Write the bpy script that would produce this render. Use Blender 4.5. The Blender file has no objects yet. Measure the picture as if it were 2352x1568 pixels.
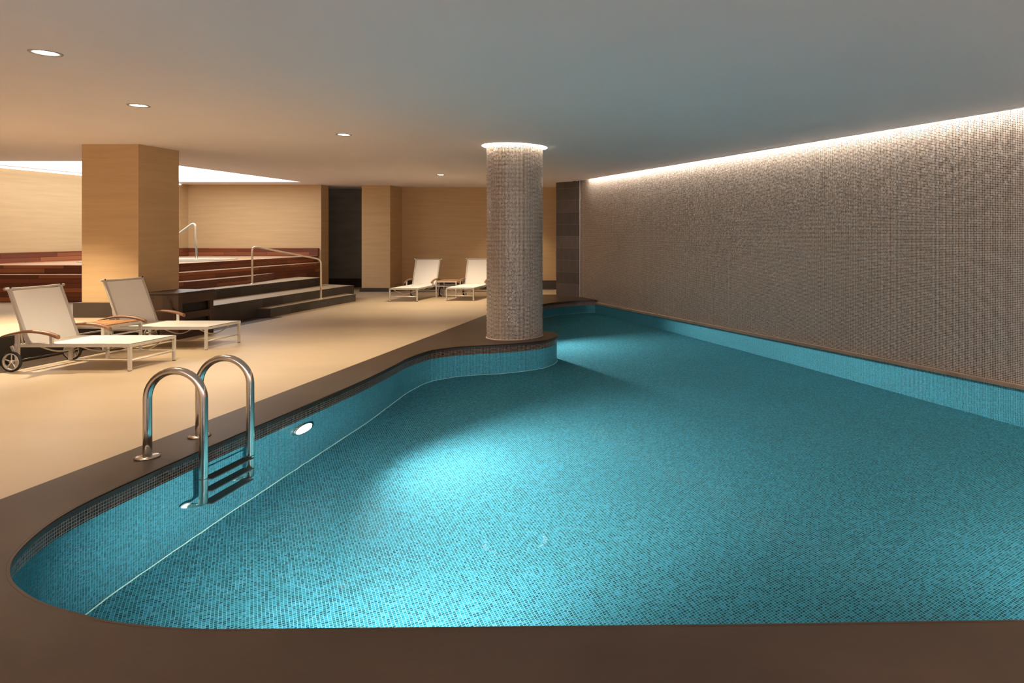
import bpy, bmesh, math, random
from mathutils import Vector, Matrix
from mathutils.geometry import tessellate_polygon

random.seed(7)
SC = bpy.context.scene
COL = SC.collection
S = 1.12            # final scale of the whole place (drawn with the eye at 1.5, real eye height 1.68 m)
EYE = 1.5
F = 1500.0          # focal length in pixels of the 2352 x 1568 frame
PX, PY = 1600.0, 539.0
CEIL = 2.80
WATER = -0.12
POOLZ = -1.40
PI = math.pi

# ------------------------------------------------------------------ materials
def new_mat(name):
    m = bpy.data.materials.new(name)
    m.use_nodes = True
    nt = m.node_tree
    nt.nodes.clear()
    out = nt.nodes.new('ShaderNodeOutputMaterial')
    b = nt.nodes.new('ShaderNodeBsdfPrincipled')
    nt.links.new(b.outputs[0], out.inputs[0])
    return m, nt, b, out

def N(nt, t, **kw):
    n = nt.nodes.new(t)
    for k, v in kw.items():
        setattr(n, k, v)
    return n

def math_node(nt, op, a, b=None, c=None):
    n = N(nt, 'ShaderNodeMath', operation=op)
    for i, v in enumerate((a, b, c)):
        if v is None: continue
        if isinstance(v, (int, float)): n.inputs[i].default_value = v
        else: nt.links.new(v, n.inputs[i])
    return n.outputs[0]

def ramp(nt, fac, stops, interp='LINEAR'):
    r = N(nt, 'ShaderNodeValToRGB')
    r.color_ramp.interpolation = interp
    el = r.color_ramp.elements
    while len(el) < len(stops): el.new(0.5)
    for e, (p, c) in zip(el, stops):
        e.position = p; e.color = (*c, 1)
    nt.links.new(fac, r.inputs[0])
    return r.outputs[0]

def mix_rgb(nt, fac, a, b, mode='MIX'):
    n = N(nt, 'ShaderNodeMix', data_type='RGBA', blend_type=mode)
    if isinstance(fac, (int, float)): n.inputs[0].default_value = fac
    else: nt.links.new(fac, n.inputs[0])
    for i, v in ((6, a), (7, b)):
        if isinstance(v, tuple): n.inputs[i].default_value = (*v, 1)
        else: nt.links.new(v, n.inputs[i])
    return n.outputs[2]

def plain(name, col, rough=0.5, metal=0.0, spec=0.5, bump=0.0, bscale=60, var=0.0, vscale=(3, 3, 3)):
    m, nt, b, out = new_mat(name)
    b.inputs['Base Color'].default_value = (*col, 1)
    b.inputs['Roughness'].default_value = rough
    b.inputs['Metallic'].default_value = metal
    b.inputs['Specular IOR Level'].default_value = spec
    uv = N(nt, 'ShaderNodeUVMap')
    if var > 0:
        mp = N(nt, 'ShaderNodeMapping'); mp.inputs['Scale'].default_value = vscale
        nt.links.new(uv.outputs[0], mp.inputs[0])
        ns = N(nt, 'ShaderNodeTexNoise'); ns.inputs['Scale'].default_value = 1.0
        ns.inputs['Detail'].default_value = 6; ns.inputs['Roughness'].default_value = 0.6
        nt.links.new(mp.outputs[0], ns.inputs['Vector'])
        lo = tuple(c * (1 - var) for c in col); hi = tuple(min(1, c * (1 + var)) for c in col)
        c = ramp(nt, ns.outputs[0], [(0.25, lo), (0.75, hi)])
        nt.links.new(c, b.inputs['Base Color'])
    if bump > 0:
        n2 = N(nt, 'ShaderNodeTexNoise'); n2.inputs['Scale'].default_value = bscale
        nt.links.new(uv.outputs[0], n2.inputs['Vector'])
        bp = N(nt, 'ShaderNodeBump'); bp.inputs['Strength'].default_value = bump
        bp.inputs['Distance'].default_value = 0.01
        nt.links.new(n2.outputs[0], bp.inputs['Height'])
        nt.links.new(bp.outputs[0], b.inputs['Normal'])
    return m

def emit(name, col, strength):
    m, nt, b, out = new_mat(name)
    nt.nodes.remove(b)
    e = N(nt, 'ShaderNodeEmission')
    e.inputs[0].default_value = (*col, 1); e.inputs[1].default_value = strength
    nt.links.new(e.outputs[0], out.inputs[0])
    return m

def mosaic(name, pitch, stops, grout, gw, rough_t=0.25, spec=0.5, jitter=0.12, patch=0.25):
    """square glass mosaic: one random colour and one slightly tilted face per tile, flat grout between"""
    m, nt, b, out = new_mat(name)
    uv = N(nt, 'ShaderNodeUVMap')
    sc = N(nt, 'ShaderNodeVectorMath', operation='SCALE'); sc.inputs['Scale'].default_value = 1.0 / pitch
    nt.links.new(uv.outputs[0], sc.inputs[0])
    fl = N(nt, 'ShaderNodeVectorMath', operation='FLOOR'); nt.links.new(sc.outputs[0], fl.inputs[0])
    fr = N(nt, 'ShaderNodeVectorMath', operation='FRACTION'); nt.links.new(sc.outputs[0], fr.inputs[0])
    sx = N(nt, 'ShaderNodeSeparateXYZ'); nt.links.new(fr.outputs[0], sx.inputs[0])
    ax = math_node(nt, 'ABSOLUTE', math_node(nt, 'SUBTRACT', sx.outputs[0], 0.5))
    ay = math_node(nt, 'ABSOLUTE', math_node(nt, 'SUBTRACT', sx.outputs[1], 0.5))
    g = math_node(nt, 'GREATER_THAN', math_node(nt, 'MAXIMUM', ax, ay), 0.5 - gw / 2)
    wn = N(nt, 'ShaderNodeTexWhiteNoise', noise_dimensions='2D'); nt.links.new(fl.outputs[0], wn.inputs['Vector'])
    # larger soft patches of colour, as sheets of tiles vary
    mp = N(nt, 'ShaderNodeTexNoise'); mp.inputs['Scale'].default_value = 1.3; mp.inputs['Detail'].default_value = 4
    nt.links.new(uv.outputs[0], mp.inputs['Vector'])
    f = math_node(nt, 'ADD', math_node(nt, 'MULTIPLY', wn.outputs[0], 1 - patch), math_node(nt, 'MULTIPLY', mp.outputs[0], patch))
    tile = ramp(nt, f, stops)
    col = mix_rgb(nt, g, tile, grout)
    nt.links.new(col, b.inputs['Base Color'])
    r = math_node(nt, 'ADD', rough_t, math_node(nt, 'MULTIPLY', g, 0.5))
    nt.links.new(r, b.inputs['Roughness'])
    b.inputs['Specular IOR Level'].default_value = spec
    if jitter > 0:
        geo = N(nt, 'ShaderNodeNewGeometry')
        sb = N(nt, 'ShaderNodeVectorMath', operation='SUBTRACT'); nt.links.new(wn.outputs[1], sb.inputs[0])
        sb.inputs[1].default_value = (0.5, 0.5, 0.5)
        s2 = N(nt, 'ShaderNodeVectorMath', operation='SCALE'); nt.links.new(sb.outputs[0], s2.inputs[0])
        s2.inputs['Scale'].default_value = jitter * 2
        ad = N(nt, 'ShaderNodeVectorMath', operation='ADD')
        nt.links.new(geo.outputs['Normal'], ad.inputs[0]); nt.links.new(s2.outputs[0], ad.inputs[1])
        nm = N(nt, 'ShaderNodeVectorMath', operation='NORMALIZE'); nt.links.new(ad.outputs[0], nm.inputs[0])
        nt.links.new(nm.outputs[0], b.inputs['Normal'])
    return m

def blocks(name, w, h, stops, joint, jw, rough=0.45, spec=0.4, off=0.5, streak=(2, 40, 1), streak_amt=0.35):
    """boards or stone slabs laid in courses: own colour per piece, thin joints, soft grain"""
    m, nt, b, out = new_mat(name)
    uv = N(nt, 'ShaderNodeUVMap')
    sx = N(nt, 'ShaderNodeSeparateXYZ'); nt.links.new(uv.outputs[0], sx.inputs[0])
    v = math_node(nt, 'DIVIDE', sx.outputs[1], h)
    row = math_node(nt, 'FLOOR', v)
    wr = N(nt, 'ShaderNodeTexWhiteNoise', noise_dimensions='1D'); nt.links.new(row, wr.inputs['W'])
    u = math_node(nt, 'ADD', math_node(nt, 'DIVIDE', sx.outputs[0], w), math_node(nt, 'MULTIPLY', wr.outputs[0], off * 2))
    cx = math_node(nt, 'FLOOR', u)
    cb = N(nt, 'ShaderNodeCombineXYZ'); nt.links.new(cx, cb.inputs[0]); nt.links.new(row, cb.inputs[1])
    wn = N(nt, 'ShaderNodeTexWhiteNoise', noise_dimensions='2D'); nt.links.new(cb.outputs[0], wn.inputs['Vector'])
    mp = N(nt, 'ShaderNodeMapping'); mp.inputs['Scale'].default_value = streak
    nt.links.new(uv.outputs[0], mp.inputs[0])
    ns = N(nt, 'ShaderNodeTexNoise'); ns.inputs['Scale'].default_value = 1; ns.inputs['Detail'].default_value = 5
    nt.links.new(mp.outputs[0], ns.inputs['Vector'])
    f = math_node(nt, 'ADD', math_node(nt, 'MULTIPLY', wn.outputs[0], 1 - streak_amt), math_node(nt, 'MULTIPLY', ns.outputs[0], streak_amt))
    piece = ramp(nt, f, stops)
    fu = math_node(nt, 'FRACT', u); fv = math_node(nt, 'FRACT', v)
    ju = math_node(nt, 'GREATER_THAN', math_node(nt, 'ABSOLUTE', math_node(nt, 'SUBTRACT', fu, 0.5)), 0.5 - jw / w / 2)
    jv = math_node(nt, 'GREATER_THAN', math_node(nt, 'ABSOLUTE', math_node(nt, 'SUBTRACT', fv, 0.5)), 0.5 - jw / h / 2)
    g = math_node(nt, 'MAXIMUM', ju, jv)
    nt.links.new(mix_rgb(nt, g, piece, joint), b.inputs['Base Color'])
    b.inputs['Roughness'].default_value = rough
    b.inputs['Specular IOR Level'].default_value = spec
    return m

PITCH = 0.0186
M = {}
M['ceiling'] = plain('matte_ceiling_paint', (0.83, 0.77, 0.78), 0.9, spec=0.2, var=0.02, vscale=(0.6, 0.6, 1))
M['tan'] = plain('brushed_tan_plaster', (0.51, 0.345, 0.182), 0.75, spec=0.25, var=0.085, vscale=(0.9, 14, 1), bump=0.12, bscale=40)
M['charcoal'] = plain('charcoal_plaster', (0.20, 0.19, 0.17), 0.7, var=0.25, vscale=(1.2, 5, 1))
M['deck'] = plain('honed_limestone', (0.50, 0.385, 0.255), 0.42, spec=0.35, var=0.07, vscale=(0.5, 1.6, 1), bump=0.03, bscale=25)
M['coping'] = plain('brown_coping_stone', (0.054, 0.034, 0.021), 0.42, spec=0.35, var=0.22, vscale=(1.3, 2.5, 1), bump=0.05, bscale=30)
M['lip'] = plain('dark_coping_edge', (0.032, 0.021, 0.015), 0.4, spec=0.4, var=0.2, vscale=(4, 4, 4))
M['skirt'] = plain('dark_brown_skirting', (0.045, 0.032, 0.024), 0.45, var=0.2, vscale=(2, 2, 2))
M['stone_step'] = blocks('dark_slate_steps', 0.6, 0.6, [(0.2, (0.035, 0.030, 0.025)), (0.8, (0.070, 0.062, 0.052))], (0.03, 0.027, 0.023), 0.003, streak=(6, 6, 1))
M['wood'] = blocks('red_brown_boards', 1.1, 0.081, [(0.15, (0.105, 0.026, 0.012)), (0.5, (0.20, 0.056, 0.024)), (0.85, (0.40, 0.135, 0.050))], (0.02, 0.007, 0.004), 0.006, rough=0.42, streak=(1.5, 70, 1))
M['tread'] = blocks('tread_boards', 1.2, 0.1, [(0.1, (0.44, 0.27, 0.16)), (0.9, (0.60, 0.42, 0.28))], (0.22, 0.12, 0.06), 0.004, rough=0.35, streak=(1.5, 60, 1))
M['teak'] = blocks('teak_slats', 0.9, 0.07, [(0.1, (0.36, 0.16, 0.06)), (0.9, (0.55, 0.28, 0.12))], (0.10, 0.04, 0.02), 0.006, rough=0.4, streak=(2, 60, 1))
M['arm'] = plain('oiled_teak_arm', (0.25, 0.125, 0.065), 0.45, var=0.25, vscale=(3, 40, 1))
M['alu'] = plain('powder_coated_aluminium', (0.60, 0.56, 0.50), 0.38, metal=0.35)
M['sling'] = plain('off_white_mesh_sling', (0.82, 0.78, 0.715), 0.7, spec=0.25, var=0.03, vscale=(160, 160, 1), bump=0.1, bscale=500)
M['rubber'] = plain('black_rubber', (0.015, 0.013, 0.012), 0.6)
M['darkmetal'] = plain('dark_bolt', (0.04, 0.035, 0.03), 0.4, metal=0.6)
M['steel'] = plain('brushed_stainless_steel', (0.62, 0.58, 0.52), 0.2, metal=1.0)
M['brass'] = plain('polished_rail_steel', (0.90, 0.81, 0.64), 0.3, metal=0.6)
M['dtread'] = plain('dark_ladder_tread', (0.02, 0.03, 0.03), 0.5)
M['bumper'] = plain('pale_rubber_bumper', (0.75, 0.85, 0.85), 0.5)
M['bin'] = blocks('dark_stained_wood', 0.14, 2.0, [(0.1, (0.038, 0.020, 0.014)), (0.9, (0.062, 0.034, 0.022))], (0.022, 0.012, 0.009), 0.004, rough=0.4, streak=(30, 2, 1))
M['black'] = plain('black_interior', (0.006, 0.004, 0.004), 0.6)
M['greytrim'] = plain('grey_lamp_trim', (0.33, 0.31, 0.29), 0.45, metal=0.2)
M['whitetrim'] = plain('white_edge_trim', (0.80, 0.78, 0.74), 0.5)
M['slate'] = blocks('dark_pillar_slabs', 0.62, 0.293, [(0.1, (0.042, 0.031, 0.025)), (0.9, (0.125, 0.096, 0.080))], (0.18, 0.145, 0.12), 0.006, rough=0.5, off=0.0, streak=(8, 4, 1), streak_amt=0.5)
M['brown_mosaic'] = mosaic('brown_glass_mosaic', PITCH,
    [(0.0, (0.062, 0.041, 0.031)), (0.35, (0.102, 0.073, 0.056)), (0.7, (0.155, 0.118, 0.095)), (1.0, (0.25, 0.20, 0.165))],
    (0.60, 0.50, 0.415), 0.22, rough_t=0.22, jitter=0.16, patch=0.2)
M['band_mosaic'] = mosaic('dark_brown_band_mosaic', PITCH,
    [(0.0, (0.022, 0.012, 0.009)), (0.4, (0.040, 0.021, 0.015)), (0.8, (0.062, 0.036, 0.026)), (1.0, (0.10, 0.065, 0.050))],
    (0.36, 0.25, 0.19), 0.13, rough_t=0.25, jitter=0.08, patch=0.2)
M['teal_mosaic'] = mosaic('teal_glass_mosaic', PITCH,
    [(0.05, (0.004, 0.036, 0.058)), (0.3, (0.006, 0.080, 0.112)), (0.55, (0.010, 0.130, 0.165)), (0.75, (0.010, 0.155, 0.245)), (1.0, (0.06, 0.235, 0.31))],
    (0.12, 0.34, 0.375), 0.17, rough_t=0.35, spec=0.18, jitter=0.05, patch=0.25)
M['joint'] = plain('pale_teal_joint', (0.36, 0.62, 0.58), 0.6)
M['lamp'] = emit('warm_lamp_lens', (1.0, 0.90, 0.74), 14)
M['ring'] = emit('ring_light_glow', (1.0, 0.90, 0.76), 28)
M['panel'] = emit('lit_ceiling_panel', (1.0, 0.985, 0.97), 3.0)
M['cove'] = emit('cove_led', (1.0, 0.97, 0.92), 2.5)
M['slot'] = emit('wall_slot_led', (1.0, 0.95, 0.88), 2.0)
M['poollamp'] = emit('underwater_lamp_lens', (0.92, 0.98, 1.0), 16)

def water_mat():
    m, nt, b, out = new_mat('calm_pool_water')
    nt.nodes.remove(b)
    rf = N(nt, 'ShaderNodeBsdfRefraction'); rf.inputs['IOR'].default_value = 1.333
    rf.inputs['Roughness'].default_value = 0.0; rf.inputs['Color'].default_value = (0.97, 1.0, 1.0, 1)
    gl = N(nt, 'ShaderNodeBsdfGlossy'); gl.inputs['Roughness'].default_value = 0.03
    fz = N(nt, 'ShaderNodeFresnel'); fz.inputs['IOR'].default_value = 1.333
    mx = N(nt, 'ShaderNodeMixShader')
    nt.links.new(math_node(nt, 'MULTIPLY', fz.outputs[0], 0.045), mx.inputs[0])
    nt.links.new(rf.outputs[0], mx.inputs[1]); nt.links.new(gl.outputs[0], mx.inputs[2])
    nt.links.new(mx.outputs[0], out.inputs[0])
    uv = N(nt, 'ShaderNodeUVMap')
    ns = N(nt, 'ShaderNodeTexNoise'); ns.inputs['Scale'].default_value = 2.2; ns.inputs['Detail'].default_value = 2
    nt.links.new(uv.outputs[0], ns.inputs['Vector'])
    bp = N(nt, 'ShaderNodeBump'); bp.inputs['Strength'].default_value = 0.05; bp.inputs['Distance'].default_value = 0.05
    nt.links.new(ns.outputs[0], bp.inputs['Height'])
    for n in (rf, gl): nt.links.new(bp.outputs[0], n.inputs['Normal'])
    return m
M['water'] = water_mat()

# ------------------------------------------------------------------ mesh builder
class MB:
    def __init__(s):
        s.v = []; s.f = []; s.uv = []; s.sm = []; s.mi = []
    def face(s, idx, uv=None, smooth=False, mi=0):
        s.f.append(tuple(idx)); s.uv.append(uv); s.sm.append(smooth); s.mi.append(mi)
    def quad(s, pts, uv=None, mi=0, smooth=False):
        n = len(s.v); s.v += [tuple(p) for p in pts]
        s.face(range(n, n + len(pts)), uv, smooth, mi)
    def box(s, x0, x1, y0, y1, z0, z1, mi=0, bev=0.0):
        if bev <= 0:
            n = len(s.v)
            s.v += [(x, y, z) for z in (z0, z1) for y in (y0, y1) for x in (x0, x1)]
            for q in ((0, 2, 3, 1), (4, 5, 7, 6), (0, 1, 5, 4), (2, 6, 7, 3), (0, 4, 6, 2), (1, 3, 7, 5)):
                s.face([n + i for i in q], mi=mi)
            return
        bm = bmesh.new(); bmesh.ops.create_cube(bm, size=1)
        for v in bm.verts:
            v.co = Vector(((x0 + x1) / 2 + v.co.x * (x1 - x0), (y0 + y1) / 2 + v.co.y * (y1 - y0), (z0 + z1) / 2 + v.co.z * (z1 - z0)))
        bmesh.ops.bevel(bm, geom=bm.edges[:], offset=bev, segments=2, affect='EDGES', profile=0.5)
        s.add_bm(bm, mi)
    def add_bm(s, bm, mi=0, smooth=False):
        bm.verts.index_update(); n = len(s.v)
        s.v += [tuple(v.co) for v in bm.verts]
        for f in bm.faces: s.face([n + v.index for v in f.verts], smooth=smooth, mi=mi)
        bm.free()
    def obox(s, c, ax, half, mi=0):
        """oriented box: centre, three unit axes, half sizes"""
        c = Vector(c); n = len(s.v)
        for k in (-1, 1):
            for j in (-1, 1):
                for i in (-1, 1):
                    s.v.append(tuple(c + Vector(ax[0]) * half[0] * i + Vector(ax[1]) * half[1] * j + Vector(ax[2]) * half[2] * k))
        for q in ((0, 2, 3, 1), (4, 5, 7, 6), (0, 1, 5, 4), (2, 6, 7, 3), (0, 4, 6, 2), (1, 3, 7, 5)):
            s.face([n + i for i in q], mi=mi)
    def tube(s, path, r, seg=10, cap=True, sq=None, mi=0, closed=False):
        """swept round (or flat sq=(w,h)) bar along a list of points"""
        P = [Vector(p) for p in path]; k = len(P)
        rings = []
        up = None
        for i in range(k):
            if closed: t = (P[(i + 1) % k] - P[i - 1]).normalized()
            elif i == 0: t = (P[1] - P[0]).normalized()
            elif i == k - 1: t = (P[-1] - P[-2]).normalized()
            else: t = ((P[i + 1] - P[i]).normalized() + (P[i] - P[i - 1]).normalized()).normalized()
            if up is None:
                a = Vector((0, 0, 1)) if abs(t.z) < 0.9 else Vector((0, 1, 0))
                up = (a - t * a.dot(t)).normalized()
            else:
                up = (up - t * up.dot(t)).normalized()
            sd = t.cross(up)
            n = len(s.v)
            if sq:
                w, h = sq
                for a, b2 in ((-1, -1), (1, -1), (1, 1), (-1, 1)):
                    s.v.append(tuple(P[i] + sd * w / 2 * a + up * h / 2 * b2))
                rings.append([n + j for j in range(4)])
            else:
                rr = r[i] if isinstance(r, (list, tuple)) else r
                for j in range(seg):
                    th = 2 * PI * j / seg
                    s.v.append(tuple(P[i] + (sd * math.cos(th) + up * math.sin(th)) * rr))
                rings.append([n + j for j in range(seg)])
        m = len(rings[0]); last = k if closed else k - 1
        for i in range(last):
            A, B = rings[i], rings[(i + 1) % k]
            for j in range(m):
                s.face((A[j], A[(j + 1) % m], B[(j + 1) % m], B[j]), smooth=not sq, mi=mi)
        if cap and not closed:
            s.face(rings[0][::-1], mi=mi); s.face(rings[-1], mi=mi)
    def lathe(s, prof, c, axis='z', seg=32, mi=0, smooth=True, uvm=None):
        c = Vector(c); rings = []
        for (r, h) in prof:
            n = len(s.v)
            for j in range(seg):
                th = 2 * PI * j / seg; a, b2 = r * math.cos(th), r * math.sin(th)
                d = {'z': (a, b2, h), 'y': (a, h, b2), 'x': (h, a, b2)}[axis]
                s.v.append(tuple(c + Vector(d)))
            rings.append([n + j for j in range(seg)])
        for i in range(len(rings) - 1):
            for j in range(seg):
                q = (rings[i][j], rings[i][(j + 1) % seg], rings[i + 1][(j + 1) % seg], rings[i + 1][j])
                uv = None
                if uvm:
                    u0, u1 = 2 * PI * uvm * j / seg, 2 * PI * uvm * (j + 1) / seg
                    h0, h1 = prof[i][1] + c.z, prof[i + 1][1] + c.z
                    uv = [(u0, h0), (u1, h0), (u1, h1), (u0, h1)]
                s.face(q, uv, smooth, mi)
        return rings
    def disc(s, c, r, axis='z', seg=32, mi=0, flip=False):
        c = Vector(c); n = len(s.v)
        for j in range(seg):
            th = 2 * PI * j / seg; a, b2 = r * math.cos(th), r * math.sin(th)
            s.v.append(tuple(c + Vector({'z': (a, b2, 0), 'y': (a, 0, b2), 'x': (0, a, b2)}[axis])))
        idx = list(range(n, n + seg))
        s.face(idx[::-1] if flip else idx, mi=mi)
    def poly(s, outer, holes, z, uvf=None, mi=0, flip=False):
        """flat horizontal polygon with holes"""
        loops = [[Vector((x, y, 0)) for x, y in outer]] + [[Vector((x, y, 0)) for x, y in h] for h in holes]
        flat = [p for l in loops for p in l]
        n = len(s.v); s.v += [(p.x, p.y, z) for p in flat]
        for t in tessellate_polygon(loops):
            a, b2, c = (flat[i] for i in t)
            ccw = (b2 - a).cross(c - a).z > 0
            tt = t if ccw != flip else t[::-1]
            uv = [uvf(flat[i].x, flat[i].y) for i in tt] if uvf else None
            s.face([n + i for i in tt], uv, mi=mi)
    def prism(s, outline, z0, z1, mi=0, mi_side=None):
        """vertical prism over a plan outline"""
        if mi_side is None: mi_side = mi
        s.poly(outline, [], z1, mi=mi)
        s.poly(outline, [], z0, mi=mi, flip=True)
        area = sum(outline[i][0] * outline[(i + 1) % len(outline)][1] - outline[(i + 1) % len(outline)][0] * outline[i][1] for i in range(len(outline)))
        o = outline if area > 0 else outline[::-1]
        L = 0
        for i in range(len(o)):
            a, b2 = o[i], o[(i + 1) % len(o)]; d = math.dist(a, b2)
            s.quad([(*a, z0), (*b2, z0), (*b2, z1), (*a, z1)], [(L, z0), (L + d, z0), (L + d, z1), (L, z1)], mi=mi_side)
            L += d
    def wallstrip(s, pts, z0, z1, mi=0, flip=False, smooth=True, L0=0.0):
        L = L0; n = len(s.v)
        for (x, y) in pts: s.v += [(x, y, z0), (x, y, z1)]
        for i in range(len(pts) - 1):
            d = math.dist(pts[i], pts[i + 1]); q = [n + 2 * i, n + 2 * i + 2, n + 2 * i + 3, n + 2 * i + 1]
            uv = [(L, z0), (L + d, z0), (L + d, z1), (L, z1)]
            if flip: q = q[::-1]; uv = uv[::-1]
            s.face(q, uv, smooth, mi); L += d
    def build(s, name, mats, parent=None, origin=None):
        me = bpy.data.meshes.new(name)
        o3 = Vector(origin) if origin else Vector((0, 0, 0))
        me.from_pydata([tuple(Vector(v) - o3) for v in s.v], [], s.f)
        if not isinstance(mats, (list, tuple)): mats = [mats]
        for m in mats: me.materials.append(M[m] if isinstance(m, str) else m)
        uvl = me.uv_layers.new(name='UVMap')
        for p in me.polygons:
            p.use_smooth = s.sm[p.index]; p.material_index = s.mi[p.index]
            uv = s.uv[p.index]
            if uv is None:
                nn = p.normal; ax = max(range(3), key=lambda i: abs(nn[i]))
                for li in p.loop_indices:
                    c = Vector(s.v[me.loops[li].vertex_index])
                    uvl.data[li].uv = (c.y, c.z) if ax == 0 else ((c.x, c.z) if ax == 1 else (c.y, c.x))
            else:
                for k, li in enumerate(p.loop_indices): uvl.data[li].uv = uv[k]
        me.update()
        o = bpy.data.objects.new(name, me); COL.objects.link(o)
        o.location = o3
        if parent is not None: o.parent = parent
        return o

def tag(o, label=None, cat=None, group=None, kind=None):
    if label: o['label'] = label
    if cat: o['category'] = cat
    if group: o['group'] = group
    if kind: o['kind'] = kind
    return o

def thing(name, label, cat, loc=(0, 0, 0), rz=0.0, group=None):
    o = bpy.data.objects.new(name, None); COL.objects.link(o)
    o.empty_display_size = 0.1
    o.location = loc; o.rotation_euler = (0, 0, rz)
    return tag(o, label, cat, group)

def dup(root, loc, rz, label, group=None):
    r = root.copy(); COL.objects.link(r); r.location = loc; r.rotation_euler = (0, 0, rz)
    tag(r, label, None, group)
    for ch in list(root.children):
        c = ch.copy(); COL.objects.link(c); c.parent = r
        for g in list(ch.children):
            d = g.copy(); COL.objects.link(d); d.parent = c
    return r

def struct(mb, name, mats, label=None):
    o = mb.build(name, mats); o['kind'] = 'structure'
    if label: o['label'] = label; o['category'] = name.split('_')[0]
    return o

# ------------------------------------------------------------------ plan of the place
WD = Vector((0.5645, -0.8254))          # along the mosaic wall, towards the eye
WN = Vector((-0.8254, -0.5645))         # from the mosaic wall into the pool
def xw(d, off=0.0):                     # x of the mosaic wall (moved off into the room) at depth d
    return -2.758 + (15.73 - d) * 0.6837 - off / 0.8254

def catmull(pts, n=6):
    out = []
    for i in range(len(pts) - 1):
        p0 = Vector(pts[max(i - 1, 0)]); p1 = Vector(pts[i]); p2 = Vector(pts[i + 1]); p3 = Vector(pts[min(i + 2, len(pts) - 1)])
        for k in range(n):
            t = k / n
            q = 0.5 * ((2 * p1) + (-p0 + p2) * t + (2 * p0 - 5 * p1 + 4 * p2 - p3) * t * t + (-p0 + 3 * p1 - 3 * p2 + p3) * t ** 3)
            out.append((q.x, q.y))
    out.append(tuple(pts[-1]))
    return out

LEDGE = 0.05
EDGE_CTRL = [(xw(2.60, LEDGE), 2.60), (3.6, 2.575), (1.276, 2.546), (0.168, 2.519), (-1.165, 2.497), (-1.66, 2.489), (-1.94, 2.491),
             (-2.255, 2.534), (-2.43, 2.585), (-2.66, 2.664), (-2.86, 2.765), (-3.02, 2.875), (-3.17, 3.03), (-3.29, 3.23), (-3.38, 3.45), (-3.43, 3.70),
             (-3.45, 4.1), (-3.455, 4.6), (-3.45, 5.25), (-3.44, 6.0), (-3.44, 6.8), (-3.475, 7.45), (-3.51, 7.95), (-3.47, 8.40), (-3.36, 8.60),
             (-3.16, 8.77), (-2.92, 8.86), (-2.73, 8.915), (-2.45, 9.05), (-2.27, 9.185), (-2.14, 9.34), (-2.07, 9.55),
             (-2.07, 9.77), (-2.15, 9.98), (-2.27, 10.11), (-2.45, 10.2), (-2.75, 10.32), (-3.1, 10.5), (-3.36, 10.85), (-3.45, 11.4), (-3.46, 12.4),
             (-3.45, 13.2), (-3.40, 13.75), (-3.28, 14.2), (-3.05, 14.6), (-2.72, 14.88), (xw(15.0, LEDGE), 15.0)]
EDGE = catmull(EDGE_CTRL, 6)                                   # coping edge, from the near right round to the far right

def offset_line(pts, d):
    out = []
    for i, p in enumerate(pts):
        a = Vector(pts[max(i - 1, 0)]); b = Vector(pts[min(i + 1, len(pts) - 1)])
        t = (b - a).normalized()
        out.append((p[0] - t.y * d, p[1] + t.x * d))
    return out
# walking the edge the water lies on the right-hand side, so +d to the left is away from the water
WALL_IN = offset_line(EDGE, 0.02)
WALL_IN[0] = (xw(2.58, LEDGE), 2.58); WALL_IN[-1] = (xw(15.02, LEDGE), 15.02)

# ------------------------------------------------------------------ setting
DECKX = -3.95
LX = -13.2
BACKD = 17.9
FRONT = -2.0

mb = MB()
mb.poly([(LX - 0.2, FRONT), (DECKX, FRONT), (DECKX, 16.4), (-1.6, 16.4), (-1.6, 19), (LX - 0.2, 19)], [], 0.0, uvf=lambda x, y: (x, y))
mb.poly([(LX - 0.2, FRONT), (DECKX, FRONT), (DECKX, 16.4), (-1.6, 16.4), (-1.6, 19), (LX - 0.2, 19)], [], -0.15, flip=True)
struct(mb, 'floor', 'deck', 'honed beige limestone pool deck lit in warm pools of light')

# brown stone strip let into the deck along the foot of the platform
mb = MB(); mb.box(-8.03, -7.55, 2.0, 11.9, -0.01, 0.004)
struct(mb, 'trim_1', 'coping', 'dark brown stone strip along the foot of the platform')

# mosaic wall
mb = MB()
a = (xw(15.98), 15.98); b = (xw(FRONT), FRONT)
L = math.dist(a, b)
mb.quad([(*a, -0.08), (*b, -0.08), (*b, CEIL + 0.13), (*a, CEIL + 0.13)], [(0, -0.08), (L, -0.08), (L, CEIL + 0.13), (0, CEIL + 0.13)])
a2 = Vector(a) - WN * 0.2; b2 = Vector(b) - WN * 0.2
mb.quad([(*b2, -0.08), (*a2, -0.08), (*a2, CEIL + 0.13), (*b2, CEIL + 0.13)])
mb.quad([(*a, CEIL + 0.13), (*b, CEIL + 0.13), (*b2, CEIL + 0.13), (*a2, CEIL + 0.13)])
struct(mb, 'wall_right', 'brown_mosaic', 'long wall of small brown mosaic tiles above the pool')

# thin stone ledge at the foot of the mosaic wall
mb = MB()
c = (Vector((xw(16.0), 16.0)) + Vector((xw(FRONT), FRONT))) / 2 + WN * 0.02
hl = (Vector((xw(15.45), 15.45)) - Vector((xw(2.0), 2.0))).length / 2
c = (Vector((xw(15.45), 15.45)) + Vector((xw(2.0), 2.0))) / 2 + WN * 0.03
mb.obox((c.x, c.y, -0.072), ((WD.x, WD.y, 0), (WN.x, WN.y, 0), (0, 0, 1)), (hl, 0.032, 0.02))
struct(mb, 'trim_2', plain('wall_ledge_stone', (0.30, 0.21, 0.145), 0.5, var=0.25, vscale=(4, 4, 4)), 'narrow brown stone ledge between the mosaic wall and the water')

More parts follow.
